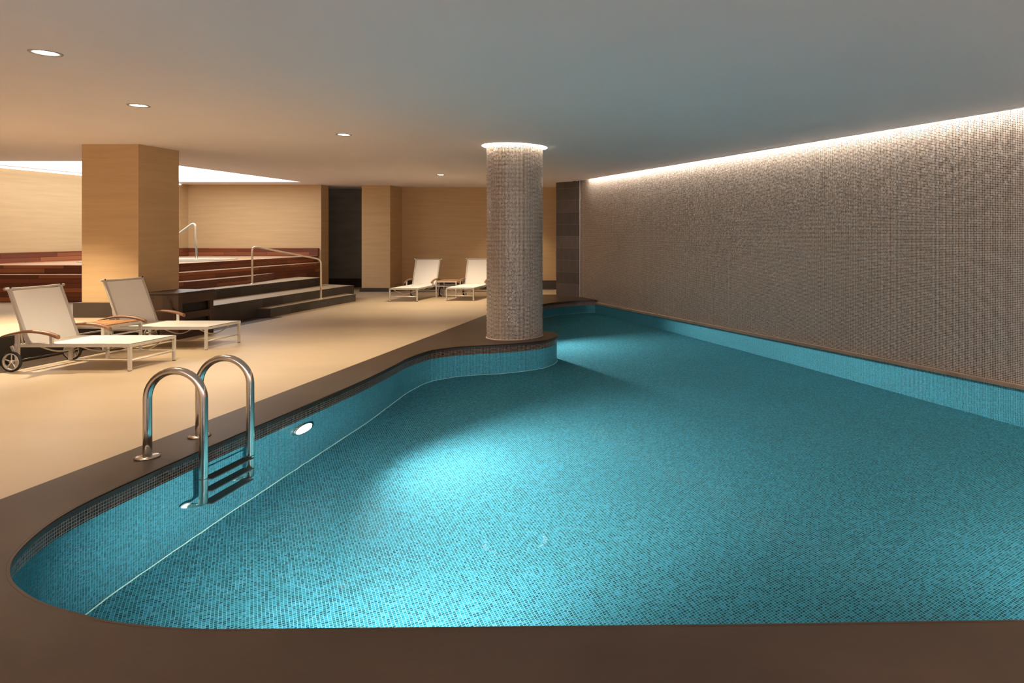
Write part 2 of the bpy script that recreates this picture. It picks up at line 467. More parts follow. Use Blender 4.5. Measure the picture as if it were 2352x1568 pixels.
# other walls
def wall(name, pts, mat, z0=0.0, z1=CEIL + 0.01, flip=False, label=None):
    mb = MB(); mb.wallstrip(pts, z0, z1, flip=flip, smooth=False)
    n = [(p[0], p[1]) for p in pts]
    t = offset_line(n, 0.15 if flip else -0.15)
    mb.wallstrip(t, z0, z1, flip=not flip, smooth=False)
    return struct(mb, name, mat, label)
wall('wall_left', [(LX, 17.2), (LX, FRONT)], 'tan', 0, CEIL + 0.15, label='warm tan plastered wall left of the hot tub')
mb = MB(); mb.box(LX - 0.2, -9.75, 16.96, 17.30, 0, CEIL + 0.005)
struct(mb, 'wall_back_left', 'tan', 'bright tan plastered wall behind the wooden hot tub deck')
wall('wall_recess', [(-8.6, 18.7), (-11.5, 18.7)], 'charcoal', label='dark charcoal wall at the end of the passage')
wall('wall_back', [(-3.7, BACKD), (-9.0, BACKD)], 'tan', label='brown tan plastered wall behind the two far loungers')
wall('wall_back_right', [(-2.85, 16.9), (-3.7, BACKD)], 'tan')
wall('wall_front', [(LX - 0.2, FRONT), (xw(FRONT) + 0.3, FRONT)], 'ceiling', -0.1, CEIL + 0.2)
for nm, pts in (('baseboard_back', [(-3.7, BACKD - 0.012), (-8.0, BACKD - 0.012)]), ('baseboard_right', [(-2.86, 16.89), (-3.71, BACKD - 0.012)]), ('baseboard_recess', [(-8.8, 18.68), (-11, 18.68)])):
    mb = MB(); mb.wallstrip(pts, 0, 0.25, smooth=False)
    mb.poly(pts + [(pts[1][0], pts[1][1] + 0.015), (pts[0][0], pts[0][1] + 0.015)], [], 0.25)
    struct(mb, nm, 'skirt')

# ceiling with its openings
COLC = (-2.69, 9.67); COLR = 0.40
RINGR = 0.469
LIGHTS = [(-4.65, 4.665), (-5.61, 6.566), (-4.58, 8.48), (-5.54, 14.13), (-8.75, 7.85), (-4.9, 16.9), (-4.9, 1.6), (-0.9, 0.2), (5.4, 1.6), (4.2, 3.35)]
def circ(c, r, n=32): return [(c[0] + r * math.cos(2 * PI * i / n), c[1] + r * math.sin(2 * PI * i / n)) for i in range(n)]
COF = (-12.95, -9.75, 11.54, 16.1)
cof = [(COF[0], COF[2]), (COF[1], COF[2]), (COF[1], COF[3]), (COF[0], COF[3])]
SLOT = 0.13
mb = MB()
outer = [(LX - 0.2, FRONT), (xw(FRONT, SLOT), FRONT), (xw(15.85, SLOT), 15.85), (xw(16.6), 16.6), (-1.6, 19), (LX - 0.2, 19)]
mb.poly(outer, [cof, circ(COLC, RINGR, 48)] + [circ(p, 0.080, 24) for p in LIGHTS], CEIL, uvf=lambda x, y: (x, y), flip=True)
mb.poly(outer, [circ(COLC, RINGR, 48)] + [circ(p, 0.080, 24) for p in LIGHTS], CEIL + 0.3, flip=False)
mb.wallstrip(cof + [cof[0]], CEIL, CEIL + 0.08, smooth=False)
# sides and lid of the slot along the mosaic wall
mb.wallstrip([(xw(15.85, SLOT), 15.85), (xw(FRONT, SLOT), FRONT)], CEIL, CEIL + 0.13, smooth=False)
struct(mb, 'ceiling', 'ceiling', 'low smooth grey ceiling over the pool and deck')

# slim white bead at the edge of the ceiling slot
mb = MB()
c = (Vector((xw(15.7, SLOT), 15.7)) + Vector((xw(FRONT, SLOT), FRONT))) / 2
hl = (Vector((xw(15.7), 15.7)) - Vector((xw(FRONT), FRONT))).length / 2
mb.obox((c.x, c.y, CEIL - 0.004), ((WD.x, WD.y, 0), (WN.x, WN.y, 0), (0, 0, 1)), (hl, 0.008, 0.008))
struct(mb, 'trim_3', 'whitetrim')

# lid of the slot and the light strip hidden behind the ceiling edge, facing the wall
a = Vector((xw(15.6), 15.6)); b = Vector((xw(FRONT), FRONT))
mb = MB()
mb.quad([(*(a + WN * SLOT), CEIL + 0.125), (*(b + WN * SLOT), CEIL + 0.125), (*b, CEIL + 0.125), (*a, CEIL + 0.125)])
struct(mb, 'trim_4', 'whitetrim')
mb = MB(); m_ = (a + b) / 2 + WN * (SLOT - 0.012)
mb.obox((m_.x, m_.y, CEIL + 0.085), ((WD.x, WD.y, 0), (WN.x, WN.y, 0), (0, 0, 1)), ((a - b).length / 2 - 0.1, 0.008, 0.02))
tag(mb.build('strip_light', 'whitetrim'), 'long thin light strip in the ceiling slot above the mosaic wall', 'light')

# lit panel in the raised ceiling over the hot tub
mb = MB()
mb.quad([(COF[0], COF[2], CEIL + 0.035), (COF[0], COF[3], CEIL + 0.035), (COF[1], COF[3], CEIL + 0.035), (COF[1], COF[2], CEIL + 0.035)])
tag(mb.build('ceiling_light_panel', 'panel'), 'large white glowing panel in the raised ceiling over the hot tub', 'light')
mb = MB(); mb.box(LX + 0.03, LX + 0.10, 8.0, 16.6, CEIL - 0.035, CEIL - 0.015)
tag(mb.build('cove_light', 'cove'), 'glowing cove light along the top of the tan wall beside the hot tub', 'light')

# ------------------------------------------------------------------ pool
pool = thing('swimming_pool', 'curved swimming pool lined with small teal mosaic tiles', 'pool', (0, 0, POOLZ))
def part(mb, name, mat, root, label=None):
    o = mb.build(name, mat)
    o.parent = root; o.matrix_parent_inverse = Matrix.Translation(-Vector(root.location))
    if label: o['label'] = label
    return o
right_line = [WALL_IN[-1], WALL_IN[0]]
mb = MB()
mb.wallstrip(WALL_IN, POOLZ, WATER - 0.002, flip=True)
mb.wallstrip(right_line, POOLZ, -0.09, flip=True, smooth=False, L0=0.004)
part(mb, 'wall_lining', 'teal_mosaic', pool, 'teal mosaic side walls')
mb = MB(); mb.wallstrip(WALL_IN, WATER - 0.002, -0.028, flip=True)
# four whole rows of tiles
part(mb, 'waterline_band', 'band_mosaic', pool, 'band of brown mosaic under the coping')
def uvrot(x, y): return (x * WD.x + y * WD.y, x * WN.x + y * WN.y)
mb = MB(); mb.poly(WALL_IN, [], POOLZ, uvf=uvrot)
part(mb, 'pool_floor', 'teal_mosaic', pool, 'teal mosaic pool bottom')
mb = MB()
jl = offset_line(WALL_IN, -0.006)
mb.tube([(x, y, POOLZ + 0.004) for x, y in jl], 0.008, seg=6)
part(mb, 'corner_joint', 'joint', pool, 'pale joint between pool wall and bottom')

mb = MB(); mb.poly(WALL_IN, [], WATER, uvf=lambda x, y: (x, y))
tag(mb.build('water', 'water'), 'calm clear water filling the teal pool', 'water', kind='stuff')

# coping: one continuous border of brown stone
cop = [(xw(FRONT), FRONT), (DECKX, FRONT), (DECKX, 16.4), (xw(16.0) - 0.3, 16.4), (xw(15.7) + 0.02, 15.7), (xw(15.0) + 0.02, 15.0)] + EDGE[::-1][1:-1] + [(xw(2.60), 2.60)]
mb = MB()
mb.poly(cop, [], 0.0, uvf=lambda x, y: (x, y))
lip_out = offset_line(EDGE, 0.0)
n0 = 0
mb2 = MB()
prof = [(0.012, 0.0), (0.0, -0.010), (0.0, -0.036), (0.024, -0.040)]
lines = [offset_line(EDGE, o) for o, z in prof]
for k in range(3):
    n = len(mb2.v)
    for i in range(len(EDGE)):
        mb2.v += [(*lines[k][i], prof[k][1] + (0.0006 if k == 0 else 0)), (*lines[k + 1][i], prof[k + 1][1])]
    for i in range(len(EDGE) - 1):
        mb2.face((n + 2 * i, n + 2 * i + 2, n + 2 * i + 3, n + 2 * i + 1), smooth=True)
root = thing('pool_coping', 'wide brown stone coping bordering the curved pool edge', 'coping', (0, 0, 0))
# shift the top sheet back so that the rounded lip meets it
part(mb, 'paving', 'coping', root)
part(mb2, 'lip', 'lip', root, 'darker rounded stone lip above the water')

# ------------------------------------------------------------------ mosaic column with ring light
root = thing('mosaic_column', 'round column covered in small brown mosaic at the pool edge', 'column', (*COLC, 0))
mb = MB()
rings = mb.lathe([(COLR, 0.0), (COLR, CEIL + 0.16)], (*COLC, 0), seg=96, uvm=COLR)
part(mb, 'shaft', 'brown_mosaic', root)
mb = MB(); mb.lathe([(COLR + 0.001, 0.0), (COLR + 0.012, 0.0), (COLR + 0.012, 0.006), (COLR + 0.001, 0.012)], (*COLC, 0), seg=64)
part(mb, 'base_joint', plain('pale_sealant', (0.45, 0.33, 0.25), 0.6), root, 'thin pale joint around the foot')
root = thing('ring_light', 'glowing ring light in the ceiling around the mosaic column', 'light', (*COLC, CEIL))
mb = MB(); rr = mb.lathe([(RINGR, 0.0), (RINGR, 0.16)], (*COLC, CEIL), seg=64)
part(mb, 'recess', 'whitetrim', root)
mb = MB(); mb.lathe([(COLR + 0.002, 0.035), (RINGR - 0.002, 0.035), (RINGR - 0.002, 0.05), (COLR + 0.002, 0.05)], (*COLC, CEIL), seg=64, smooth=False)
part(mb, 'diffuser', 'ring', root, 'glowing white diffuser')

# ------------------------------------------------------------------ square columns
root = thing('square_column', 'large tan plastered column beside the near loungers', 'column', (-8.42, 9.74, 0.32))
mb = MB(); mb.box(-8.825, -8.0125, 9.375, 10.108, 0.3, CEIL + 0.01)
part(mb, 'shaft', 'tan', root)
mb = MB(); mb.box(-8.825 - 0.065, -7.985, 9.31, 10.15, 0.318, 0.53)
part(mb, 'skirting', 'skirt', root, 'dark brown skirting block')
root = thing('square_column', 'slim tan plastered column between the passage and the far loungers', 'column', (-8.44, 17.5, 0))
mb = MB(); mb.box(-8.82, -8.07, 17.2, 17.95, 0.0, CEIL + 0.01)
part(mb, 'shaft', 'tan', root)
mb = MB(); mb.box(-8.86, -8.03, 17.16, 17.97, 0.0, 0.10)
part(mb, 'skirting', 'skirt', root, 'low dark brown skirting')

# slab-clad pillar at the far end of the mosaic wall
P0 = (-3.50, 16.28); P1 = (-3.284, 16.1); P2 = (xw(15.78) - 0.03, 15.80)
root = thing('stone_pillar', 'narrow pillar clad in dark brown stone slabs at the far pool corner', 'pillar', (-3.1, 16.1, 0))
mb = MB()
out = [P0, P1, P2, (xw(15.78) + 0.25, 16.2), (-2.9, 17.2), (-3.45, 16.9)]
mb.wallstrip([P1, P2], 0.0, CEIL + 0.01, smooth=False)
mb.wallstrip([P0, P1], 0.0, CEIL + 0.01, smooth=False, L0=0.3)
mb.wallstrip([P2] + out[3:] + [P0], 0.0, CEIL + 0.01, smooth=False, L0=0.7)
part(mb, 'cladding', 'slate', root)
mb = MB(); mb.box(P2[0] - 0.005, P2[0] + 0.005, P2[1] - 0.016, P2[1] + 0.004, 0.0, CEIL)
part(mb, 'edge_trim', 'whitetrim', root, 'thin white corner bead')

# ------------------------------------------------------------------ platform, steps and hot tub
mb = MB()
mb.prism([(LX, 2.0), (-8.03, 2.0), (-8.03, 15.3), (-9.9, 15.9), (LX, 15.9)], 0.0, 0.318, mi=0, mi_side=1)
root = thing('stone_platform', 'low dark edged stone platform carrying the large tan column', 'platform', (-10.5, 9, 0))
part(mb, 'platform_body', ['deck', 'stone_step'], root)
mb = MB(); mb.box(-8.06, -8.025, 2.0, 15.31, 0.300, 0.3205)
part(mb, 'nosing', 'stone_step', root)

root = thing('stone_step', 'lowest dark stone step below the stair handrail', 'step', (-7.9, 13.3, 0))
mb = MB(); mb.prism([(-8.028, 11.9), (-7.765, 11.9), (-7.74, 13.4), (-7.70, 14.75), (-8.028, 14.95)], 0.0, 0.158, mi=0, mi_side=1)
part(mb, 'step_body', ['deck', 'stone_step'], root)
mb = MB(); mb.prism([(-7.79, 11.895), (-7.758, 11.895), (-7.733, 13.4), (-7.693, 14.75), (-7.725, 14.75), (-7.765, 13.4)], 0.135, 0.1595)
part(mb, 'nosing', 'stone_step', root)

root = thing('stone_step', 'upper dark stone step at the foot of the wooden stairs', 'step', (-9.0, 13.4, 0.32))
mb = MB(); mb.prism([(-9.30, 11.62), (-8.83, 11.62), (-8.78, 13.0), (-8.76, 15.25), (-9.5, 15.55), (-9.51, 14.9), (-9.38, 14.42), (-9.20, 13.4), (-9.23, 12.1)], 0.316, 0.50, mi=0, mi_side=1)
part(mb, 'step_body', ['deck', 'stone_step'], root)
mb = MB(); mb.prism([(-8.86, 11.615), (-8.822, 11.615), (-8.772, 13.0), (-8.752, 15.25), (-8.79, 15.25), (-8.81, 13.0)], 0.478, 0.5015)
part(mb, 'nosing', 'stone_step', root)

tub = thing('hot_tub', 'raised hot tub with red brown timber steps and pale deck', 'hot tub', (-11.4, 14.2, 0.318))
TC = (-11.5, 14.05)
# bottom timber step, thinning out towards the far end
mb = MB(); mb.prism([(-12.9, 11.46), (-9.9, 11.46), (-9.62, 11.62), (-9.32, 11.72), (-9.25, 12.1), (-9.22, 13.4), (-9.40, 14.4), (-9.55, 14.85), (-9.7, 14.85), (-9.7, 11.9), (-12.9, 11.9)], 0.32, 0.645, mi=0, mi_side=1)
part(mb, 'step', ['tread', 'wood'], tub)
mb = MB(); mb.prism([(LX, 11.47), (-10.2, 11.47), (-9.75, 11.8), (-9.56, 12.1), (-9.53, 14.0), (-9.55, 16.6), (-9.9, 16.6), (-9.9, 12.2), (LX, 12.2)], 0.32, 0.795, mi=0, mi_side=1)
part(mb, 'step', ['tread', 'wood'], tub)
mb = MB()
deck_o = [(LX + 0.01, 11.77), (-10.45, 11.77), (-10.0, 12.0), (-9.85, 12.4), (-9.84, 14.0), (-9.83, 16.5), (-9.83, 16.95), (LX + 0.01, 16.95)]
mb.poly(deck_o, [circ(TC, 1.3, 40)], 0.95)
L = 0
for i in range(6):
    p, q = deck_o[i], deck_o[i + 1]; d = math.dist(p, q)
    mb.quad([(*p, 0.6), (*q, 0.6), (*q, 0.95), (*p, 0.95)], [(L, 0.6), (L + d, 0.6), (L + d, 0.95), (L, 0.95)], mi=1); L += d
part(mb, 'deck', ['tread', 'wood'], tub)
for pts in ([(LX, 11.76), (-10.45, 11.76)],):
    pass
mb = MB(); mb.lathe([(1.34, 0.0), (1.34, 0.012), (1.22, 0.012), (1.20, -0.03), (1.20, -0.6)], (*TC, 0.95), seg=64)
part(mb, 'rim', plain('tub_rim_stone', (0.5, 0.42, 0.32), 0.4, var=0.1), tub, 'low pale rim around the tub')
mb = MB(); mb.disc((*TC, 0.86), 1.2, seg=48)
part(mb, 'tub_water', plain('tub_water_surface', (0.02, 0.06, 0.07), 0.05, spec=0.5), tub, 'dark still water in the tub')
mb = MB()
mb.box(LX + 0.02, -9.80, 16.90, 16.955, 0.95, 1.155)
mb.box(LX + 0.005, LX + 0.06, 11.2, 16.9, 0.95, 1.155)
part(mb, 'back_panel', 'wood', tub, 'low red brown timber upstand along the walls')

# ------------------------------------------------------------------ slotted box beside the column
root = thing('towel_box', 'dark brown slotted box beside the large tan column', 'box', (-7.7, 9.7, 0))
x0, x1, y0, y1, H = -7.98, -7.42, 9.35, 10.03, 0.645
mb = MB()
mb.box(x0, x1, y0, y0 + 0.03, 0, H); mb.box(x0, x1, y1 - 0.03, y1, 0, H); mb.box(x0, x0 + 0.03, y0, y1, 0, H)
# slotted side towards the pool
for z0, z1 in ((0, 0.16), (0.27, 0.37), (0.50, H)): mb.box(x1 - 0.03, x1, y0 + 0.03, y1 - 0.03, z0, z1)
for ya, yb in ((y0 + 0.03, y0 + 0.075), (y1 - 0.075, y1 - 0.03)):
    mb.box(x1 - 0.03, x1, ya, yb, 0.16, 0.27); mb.box(x1 - 0.03, x1, ya, yb, 0.37, 0.50)
part(mb, 'carcass', 'bin', root)
mb = MB(); mb.box(x0 + 0.03, x1 - 0.05, y0 + 0.03, y1 - 0.03, 0.02, H - 0.05)
part(mb, 'interior', 'black', root, 'black interior behind the slots')
mb = MB(); mb.box(x0 - 0.005, x1 + 0.012, y0 - 0.012, y1 + 0.012, H, H + 0.022, bev=0.004)
part(mb, 'lid', 'bin', root)

# ------------------------------------------------------------------ handrails
def arc_path(a, c, b, r=0.09, n=6):
    """polyline a-c-b with a rounded corner at c"""
    a, c, b = Vector(a), Vector(c), Vector(b)
    u = (a - c).normalized(); v = (b - c).normalized()
    p = c + u * r; q = c + v * r
    out = []
    for i in range(n + 1):
        t = i / n
        out.append(p * (1 - t) ** 2 + c * 2 * t * (1 - t) + q * t * t)
    return out
def flange(mb, p, r=0.045):
    mb.lathe([(0.001, 0.0), (r, 0.0), (r, 0.008), (r * 0.8, 0.014), (0.001, 0.014)], p, seg=24)
root = thing('stair_handrail', 'sloping steel handrail on the stone steps', 'handrail', (-8.4, 13.45, 0.16))
A = (-9.03, 13.27, 0.50); A2 = (-9.03, 13.27, 1.27); B2 = (-7.84, 13.63, 0.985); B = (-7.84, 13.63, 0.158)
mb = MB(); mb.tube([A] + arc_path(A, A2, B2, 0.10) + arc_path(A2, B2, B, 0.09) + [B], 0.018, seg=12)
part(mb, 'rail', 'brass', root)
for p in (A, B):
    mb = MB(); flange(mb, p, 0.04); part(mb, 'flange', 'brass', root)
root = thing('tub_handrail', 'bent steel grab rail on the hot tub deck', 'handrail', (-10.87, 14.2, 0.95))
A = (-10.87, 14.2, 0.955); A2 = (-10.90, 14.2, 1.79); B2 = (-11.75, 14.2, 1.17); B = (-11.75, 14.2, 0.87)
mb = MB(); mb.tube([A] + arc_path(A, A2, B2, 0.14) + arc_path(A2, B2, B, 0.1) + [B], 0.02, seg=12)
part(mb, 'rail', 'brass', root)
mb = MB(); flange(mb, A, 0.05); part(mb, 'flange', 'brass', root)

# ------------------------------------------------------------------ pool ladder
root = thing('pool_ladder', 'polished steel pool ladder with two arched rails at the near pool edge', 'ladder', (-3.7, 4.63, 0))
XA, XB = -3.70, -3.322
rad = (XB - XA) / 2
YL = (4.40, 4.86)
for y in YL:
    path = [(XA, y, 0.0), (XA, y, 0.2), (XA, y, 0.395)]
    for i in range(1, 18):
        th = PI - PI * i / 18
        path.append((XA + rad + rad * math.cos(th), y, 0.395 + rad * math.sin(th)))
    path += [(XB, y, 0.395), (XB, y, 0.0), (XB, y, -0.4), (XB, y, -0.66)]
    for i in range(1, 7):
        th = PI / 2 * i / 6
        path.append((XB - 0.07 + 0.07 * math.cos(th), y, -0.66 - 0.07 * math.sin(th)))
    path.append((-3.452, y, -0.73))
    mb = MB(); mb.tube(path, 0.0255, seg=20)
    part(mb, 'rail', 'steel', root)
    mb = MB(); flange(mb, (XA, y, 0.001), 0.072); part(mb, 'flange', 'steel', root)
    mb = MB(); mb.tube([(-3.455, y, -0.73), (-3.425, y, -0.73)], 0.034, seg=16); part(mb, 'bumper', 'bumper', root, 'pale bumper against the pool wall')
    mb = MB(); mb.lathe([(0.0262, -0.008), (0.0285, -0.006), (0.0285, 0.006), (0.0262, 0.008)], (XB, y, -0.19), seg=20); part(mb, 'collar', 'darkmetal', root, 'dark collar on the rail')
for z in (-0.23, -0.475, -0.715):
    mb = MB(); mb.box(XB - 0.04, XB + 0.045, YL[0] + 0.02, YL[1] - 0.02, z - 0.012, z + 0.012, bev=0.006)
    part(mb, 'tread', 'dtread', root, 'dark flat tread under water')

# ------------------------------------------------------------------ loungers (local: +x to the foot end, y across, origin under the middle of the foot legs)
W2 = 0.305
SEAT = 0.30
def make_lounger():
    t = thing('sun_lounger', 'x', 'sun lounger')
    def P(mb, name, mat, parent=t, label=None):
        o = mb.build(name, mat); o.parent = parent
        if label: o['label'] = label
        return o
    HX, HZ = -1.13, SEAT - 0.01        # hinge of the backrest
    TX, TZ = -1.345, 0.905             # top of the backrest
    XR = -1.235                        # rear legs
    mb = MB()
    for s in (-1, 1): mb.box(XR - 0.02, 0.016, s * W2 - 0.014, s * W2 + 0.014, SEAT - 0.034, SEAT)
    mb.box(-0.014, 0.016, -W2, W2, SEAT - 0.034, SEAT - 0.004)
    mb.box(XR - 0.02, XR + 0.01, -W2, W2, SEAT - 0.034, SEAT - 0.004)
    P(mb, 'frame', 'alu')
    mb = MB(); n = 14
    for i in range(n):
        for j in range(6):
            def pt(a, b2):
                x = HX + (0.012 - HX) * a / n; y = -W2 + 0.002 + (2 * W2 - 0.004) * b2 / 6
                sag = 0.006 * math.sin(PI * b2 / 6) * math.sin(PI * a / n)
                return (x, y, SEAT + 0.003 - sag)
            q = [pt(i, j), pt(i + 1, j), pt(i + 1, j + 1), pt(i, j + 1)]
            mb.quad(q, smooth=True)
            mb.quad([(x, y, z - 0.004) for x, y, z in q[::-1]])
    P(mb, 'seat_sling', 'sling')
    # backrest
    rails = []
    for s in (-1, 1):
        mb = MB(); mb.tube([(HX, s * (W2 - 0.018), HZ), (TX, s * (W2 - 0.018), TZ)], 0, sq=(0.026, 0.03))
        rails.append(P(mb, 'backrest_rail', 'alu'))
    mb = MB(); pth = []
    for k in range(9):
        y = -W2 - 0.032 + (2 * W2 + 0.064) * k / 8
        pth.append((TX + 0.0, y, TZ - 0.008 * math.sin(PI * k / 8)))
    mb.tube(pth, 0.015, seg=10)
    P(mb, 'top_bar', 'alu')
    for s, r_ in zip((-1, 1), rails):
        mb = MB(); mb.tube([(TX + 0.010, s * (W2 - 0.018), TZ + 0.008), (TX + 0.020, s * (W2 - 0.018), TZ + 0.012)], 0.009, seg=8)
        P(mb, 'bolt', 'darkmetal', r_, 'dark bolt head')
    mb = MB(); n = 12
    d = Vector((TX - HX, 0, TZ - HZ)); nrm = Vector((d.z, 0, -d.x)).normalized()
    for i in range(n):
        for j in range(6):
            def pt(a, b2):
                f = 0.0 + 0.955 * a / n; y = -W2 + 0.034 + (2 * W2 - 0.068) * b2 / 6
                sag = 0.012 * math.sin(PI * b2 / 6) * math.sin(PI * (0.15 + 0.85 * a / n))
                c = Vector((HX, 0, HZ + 0.004)) + d * f + nrm * (0.006 - sag)
                return (c.x, y, c.z)
            q = [pt(i, j), pt(i, j + 1), pt(i + 1, j + 1), pt(i + 1, j)]
            mb.quad(q[::-1], smooth=True)
            mb.quad([tuple(Vector(p) - nrm * 0.004) for p in q])
    P(mb, 'backrest_sling', 'sling')
    for s in (-1, 1):
        mb = MB(); mb.tube([(HX - 0.135, s * (W2 - 0.04), 0.62), (XR + 0.02, s * (W2 - 0.04), SEAT - 0.02)], 0.008, seg=8)
        P(mb, 'back_strut', 'alu')
    # legs
    for s in (-1, 1):
        mb = MB(); mb.box(-0.013, 0.015, s * (W2 - 0.001) - 0.014, s * (W2 - 0.001) + 0.014, 0.008, SEAT - 0.03)
        lg = P(mb, 'leg', 'alu')
        mb = MB(); mb.box(-0.012, 0.014, s * (W2 - 0.001) - 0.013, s * (W2 - 0.001) + 0.013, 0.0, 0.009); P(mb, 'foot', 'rubber', lg, 'black foot cap')
        mb = MB()
        mb.box(XR - 0.018, XR + 0.02, s * (W2 - 0.001) - 0.012, s * (W2 - 0.001) + 0.012, 0.012, 0.415)
        mb.obox((XR - 0.03, s * (W2 - 0.002), 0.20), (Vector((0.42, 0, -0.9)).normalized(), (0, 1, 0), Vector((0.9, 0, 0.42)).normalized()), (0.085, 0.008, 0.012))
        P(mb, 'leg', 'alu')
    mb = MB(); mb.tube([(0.0, -W2, 0.115), (0.0, W2, 0.115)], 0.010, seg=8); P(mb, 'stretcher', 'alu')
    mb = MB(); mb.tube([(XR - 0.02, -W2 - 0.05, 0.112), (XR - 0.02, W2 + 0.05, 0.112)], 0.008, seg=8); P(mb, 'axle', 'darkmetal')
    for x in (-1.0, -0.55, -0.10):
        mb = MB()
        mb.tube([(x, -W2 + 2 * W2 * k / 14, SEAT - 0.022 - 0.105 * math.sin(PI * k / 14)) for k in range(15)], 0.008, seg=8)
        P(mb, 'sling_bow', 'alu')
    # armrests on posts
    for s in (-1, 1):
        mb = MB(); mb.box(-0.868, -0.835, s * (W2 + 0.006) - 0.010, s * (W2 + 0.006) + 0.010, SEAT - 0.02, 0.405); P(mb, 'arm_post', 'alu')
        mb = MB(); pth = []
        ctrl = [(-1.385, 0.385), (-1.30, 0.408), (-1.15, 0.436), (-1.0, 0.435), (-0.87, 0.412), (-0.77, 0.375)]
        cm = catmull(ctrl, 4)
        mb_r = MB()
        prof = []
        for k, (x, z) in enumerate(cm):
            f = k / (len(cm) - 1)
            th = 0.010 + 0.018 * f
            wd = 0.021 + 0.008 * math.sin(PI * min(1, f * 1.05))
            prof.append((x, z, th, wd))
        rings = []
        for (x, z, th, wd) in prof:
            n = len(mb.v)
            for q in range(8):
                a = 2 * PI * q / 8 + PI / 8
                mb.v.append((x, s * (W2 + 0.012) + wd * math.cos(a) * 1.05, z + th * math.sin(a) * 0.9))
            rings.append([n + q for q in range(8)])
        for A, B in zip(rings[:-1], rings[1:]):
            for q in range(8): mb.face((A[q], A[(q + 1) % 8], B[(q + 1) % 8], B[q]), smooth=True)
        mb.face(rings[0][::-1]); mb.face(rings[-1])
        P(mb, 'armrest', 'arm', label='brown wooden armrest')
        # wheels outside the rear legs
        c = (XR - 0.02, s * (W2 + 0.042), 0.112)
        mb = MB()
        mb.lathe([(0.083, -0.012), (0.093, -0.014), (0.093, 0.014), (0.083, 0.012), (0.083, -0.012)], c, axis='y', seg=36)
        mb.lathe([(0.001, -0.016), (0.016, -0.016), (0.018, 0.0), (0.016, 0.016), (0.001, 0.016)], c, axis='y', seg=16)
        for k in range(5):
            a = 2 * PI * k / 5 + 0.3
            mb.tube([(c[0] + 0.012 * math.cos(a), c[1], c[2] + 0.012 * math.sin(a)), (c[0] + 0.086 * math.cos(a), c[1], c[2] + 0.086 * math.sin(a))], 0.0065, seg=6)
        wh = P(mb, 'wheel', 'alu', label='spoked wheel')
        mb = MB(); mb.lathe([(0.093, -0.013), (0.107, -0.013), (0.112, -0.007), (0.112, 0.007), (0.107, 0.013), (0.093, 0.013), (0.093, -0.013)], c, axis='y', seg=36)
        P(mb, 'tyre', 'rubber', wh, 'black tyre')
    return t
L1 = make_lounger()
L1.location = (-6.235, 7.487, 0)
L1['label'] = 'white sling sun lounger nearest the camera, at the left edge of the deck'
L1['group'] = 'sun loungers'
dup(L1, (-6.385, 8.805, 0), 0.0, 'white sling sun lounger in front of the dark slotted box and large tan column', 'sun loungers')
dup(L1, (-6.57, 14.64, 0), -PI / 2, 'white sling sun lounger at the back, in front of the slim tan column', 'sun loungers')
dup(L1, (-5.36, 14.80, 0), -PI / 2, 'white sling sun lounger at the back, partly hidden by the mosaic column', 'sun loungers')

# ------------------------------------------------------------------ side tables
def make_table():
    t = thing('side_table', 'x', 'side table')
    def P(mb, name, mat, label=None, parent=t):
        o = mb.build(name, mat); o.parent = parent
        if label: o['label'] = label
        return o
    h, H = 0.235, 0.41
    mb = MB()
    for k in range(6):
        y = -h + 0.008 + k * (2 * h - 0.016) / 6
        mb.box(-h, h, y, y + (2 * h - 0.016) / 6 - 0.006, H - 0.016, H, bev=0.003)
    P(mb, 'table_top', 'teak', 'slatted wooden top')
    mb = MB()
    for s in (-1, 1):
        mb.box(-h, h, s * h - 0.012, s * h + 0.012, H - 0.045, H - 0.014); mb.box(s * h - 0.012, s * h + 0.012, -h, h, H - 0.045, H - 0.014)
    P(mb, 'frame', 'alu')
    for sx in (-1, 1):
        for sy in (-1, 1):
            mb = MB(); mb.box(sx * h - 0.013, sx * h + 0.013, sy * h - 0.013, sy * h + 0.013, 0.0, H - 0.03); P(mb, 'leg', 'alu')
    mb = MB()
    for s in (-1, 1):
        mb.box(-h, h, s * h - 0.008, s * h + 0.008, 0.265, 0.283); mb.box(s * h - 0.008, s * h + 0.008, -h, h, 0.265, 0.283)
    P(mb, 'stretcher', 'alu')
    return t
T1 = make_table(); T1.location = (-7.37, 8.145, 0); T1['label'] = 'low wooden topped side table between the two near loungers'; T1['group'] = 'side tables'
dup(T1, (-5.968, 15.80, 0), 0.0, 'low wooden topped side table between the two far loungers', 'side tables')

# ------------------------------------------------------------------ lamps
def add_light(name, kind, loc, energy, col, **kw):
    d = bpy.data.lights.new(name, kind); d.energy = energy; d.color = col
    for k, v in kw.items(): setattr(d, k, v)
    o = bpy.data.objects.new(name, d); COL.objects.link(o); o.location = loc
    return o
def aim(o, target):
    o.rotation_euler = (Vector(target) - Vector(o.location)).to_track_quat('-Z', 'Y').to_euler()

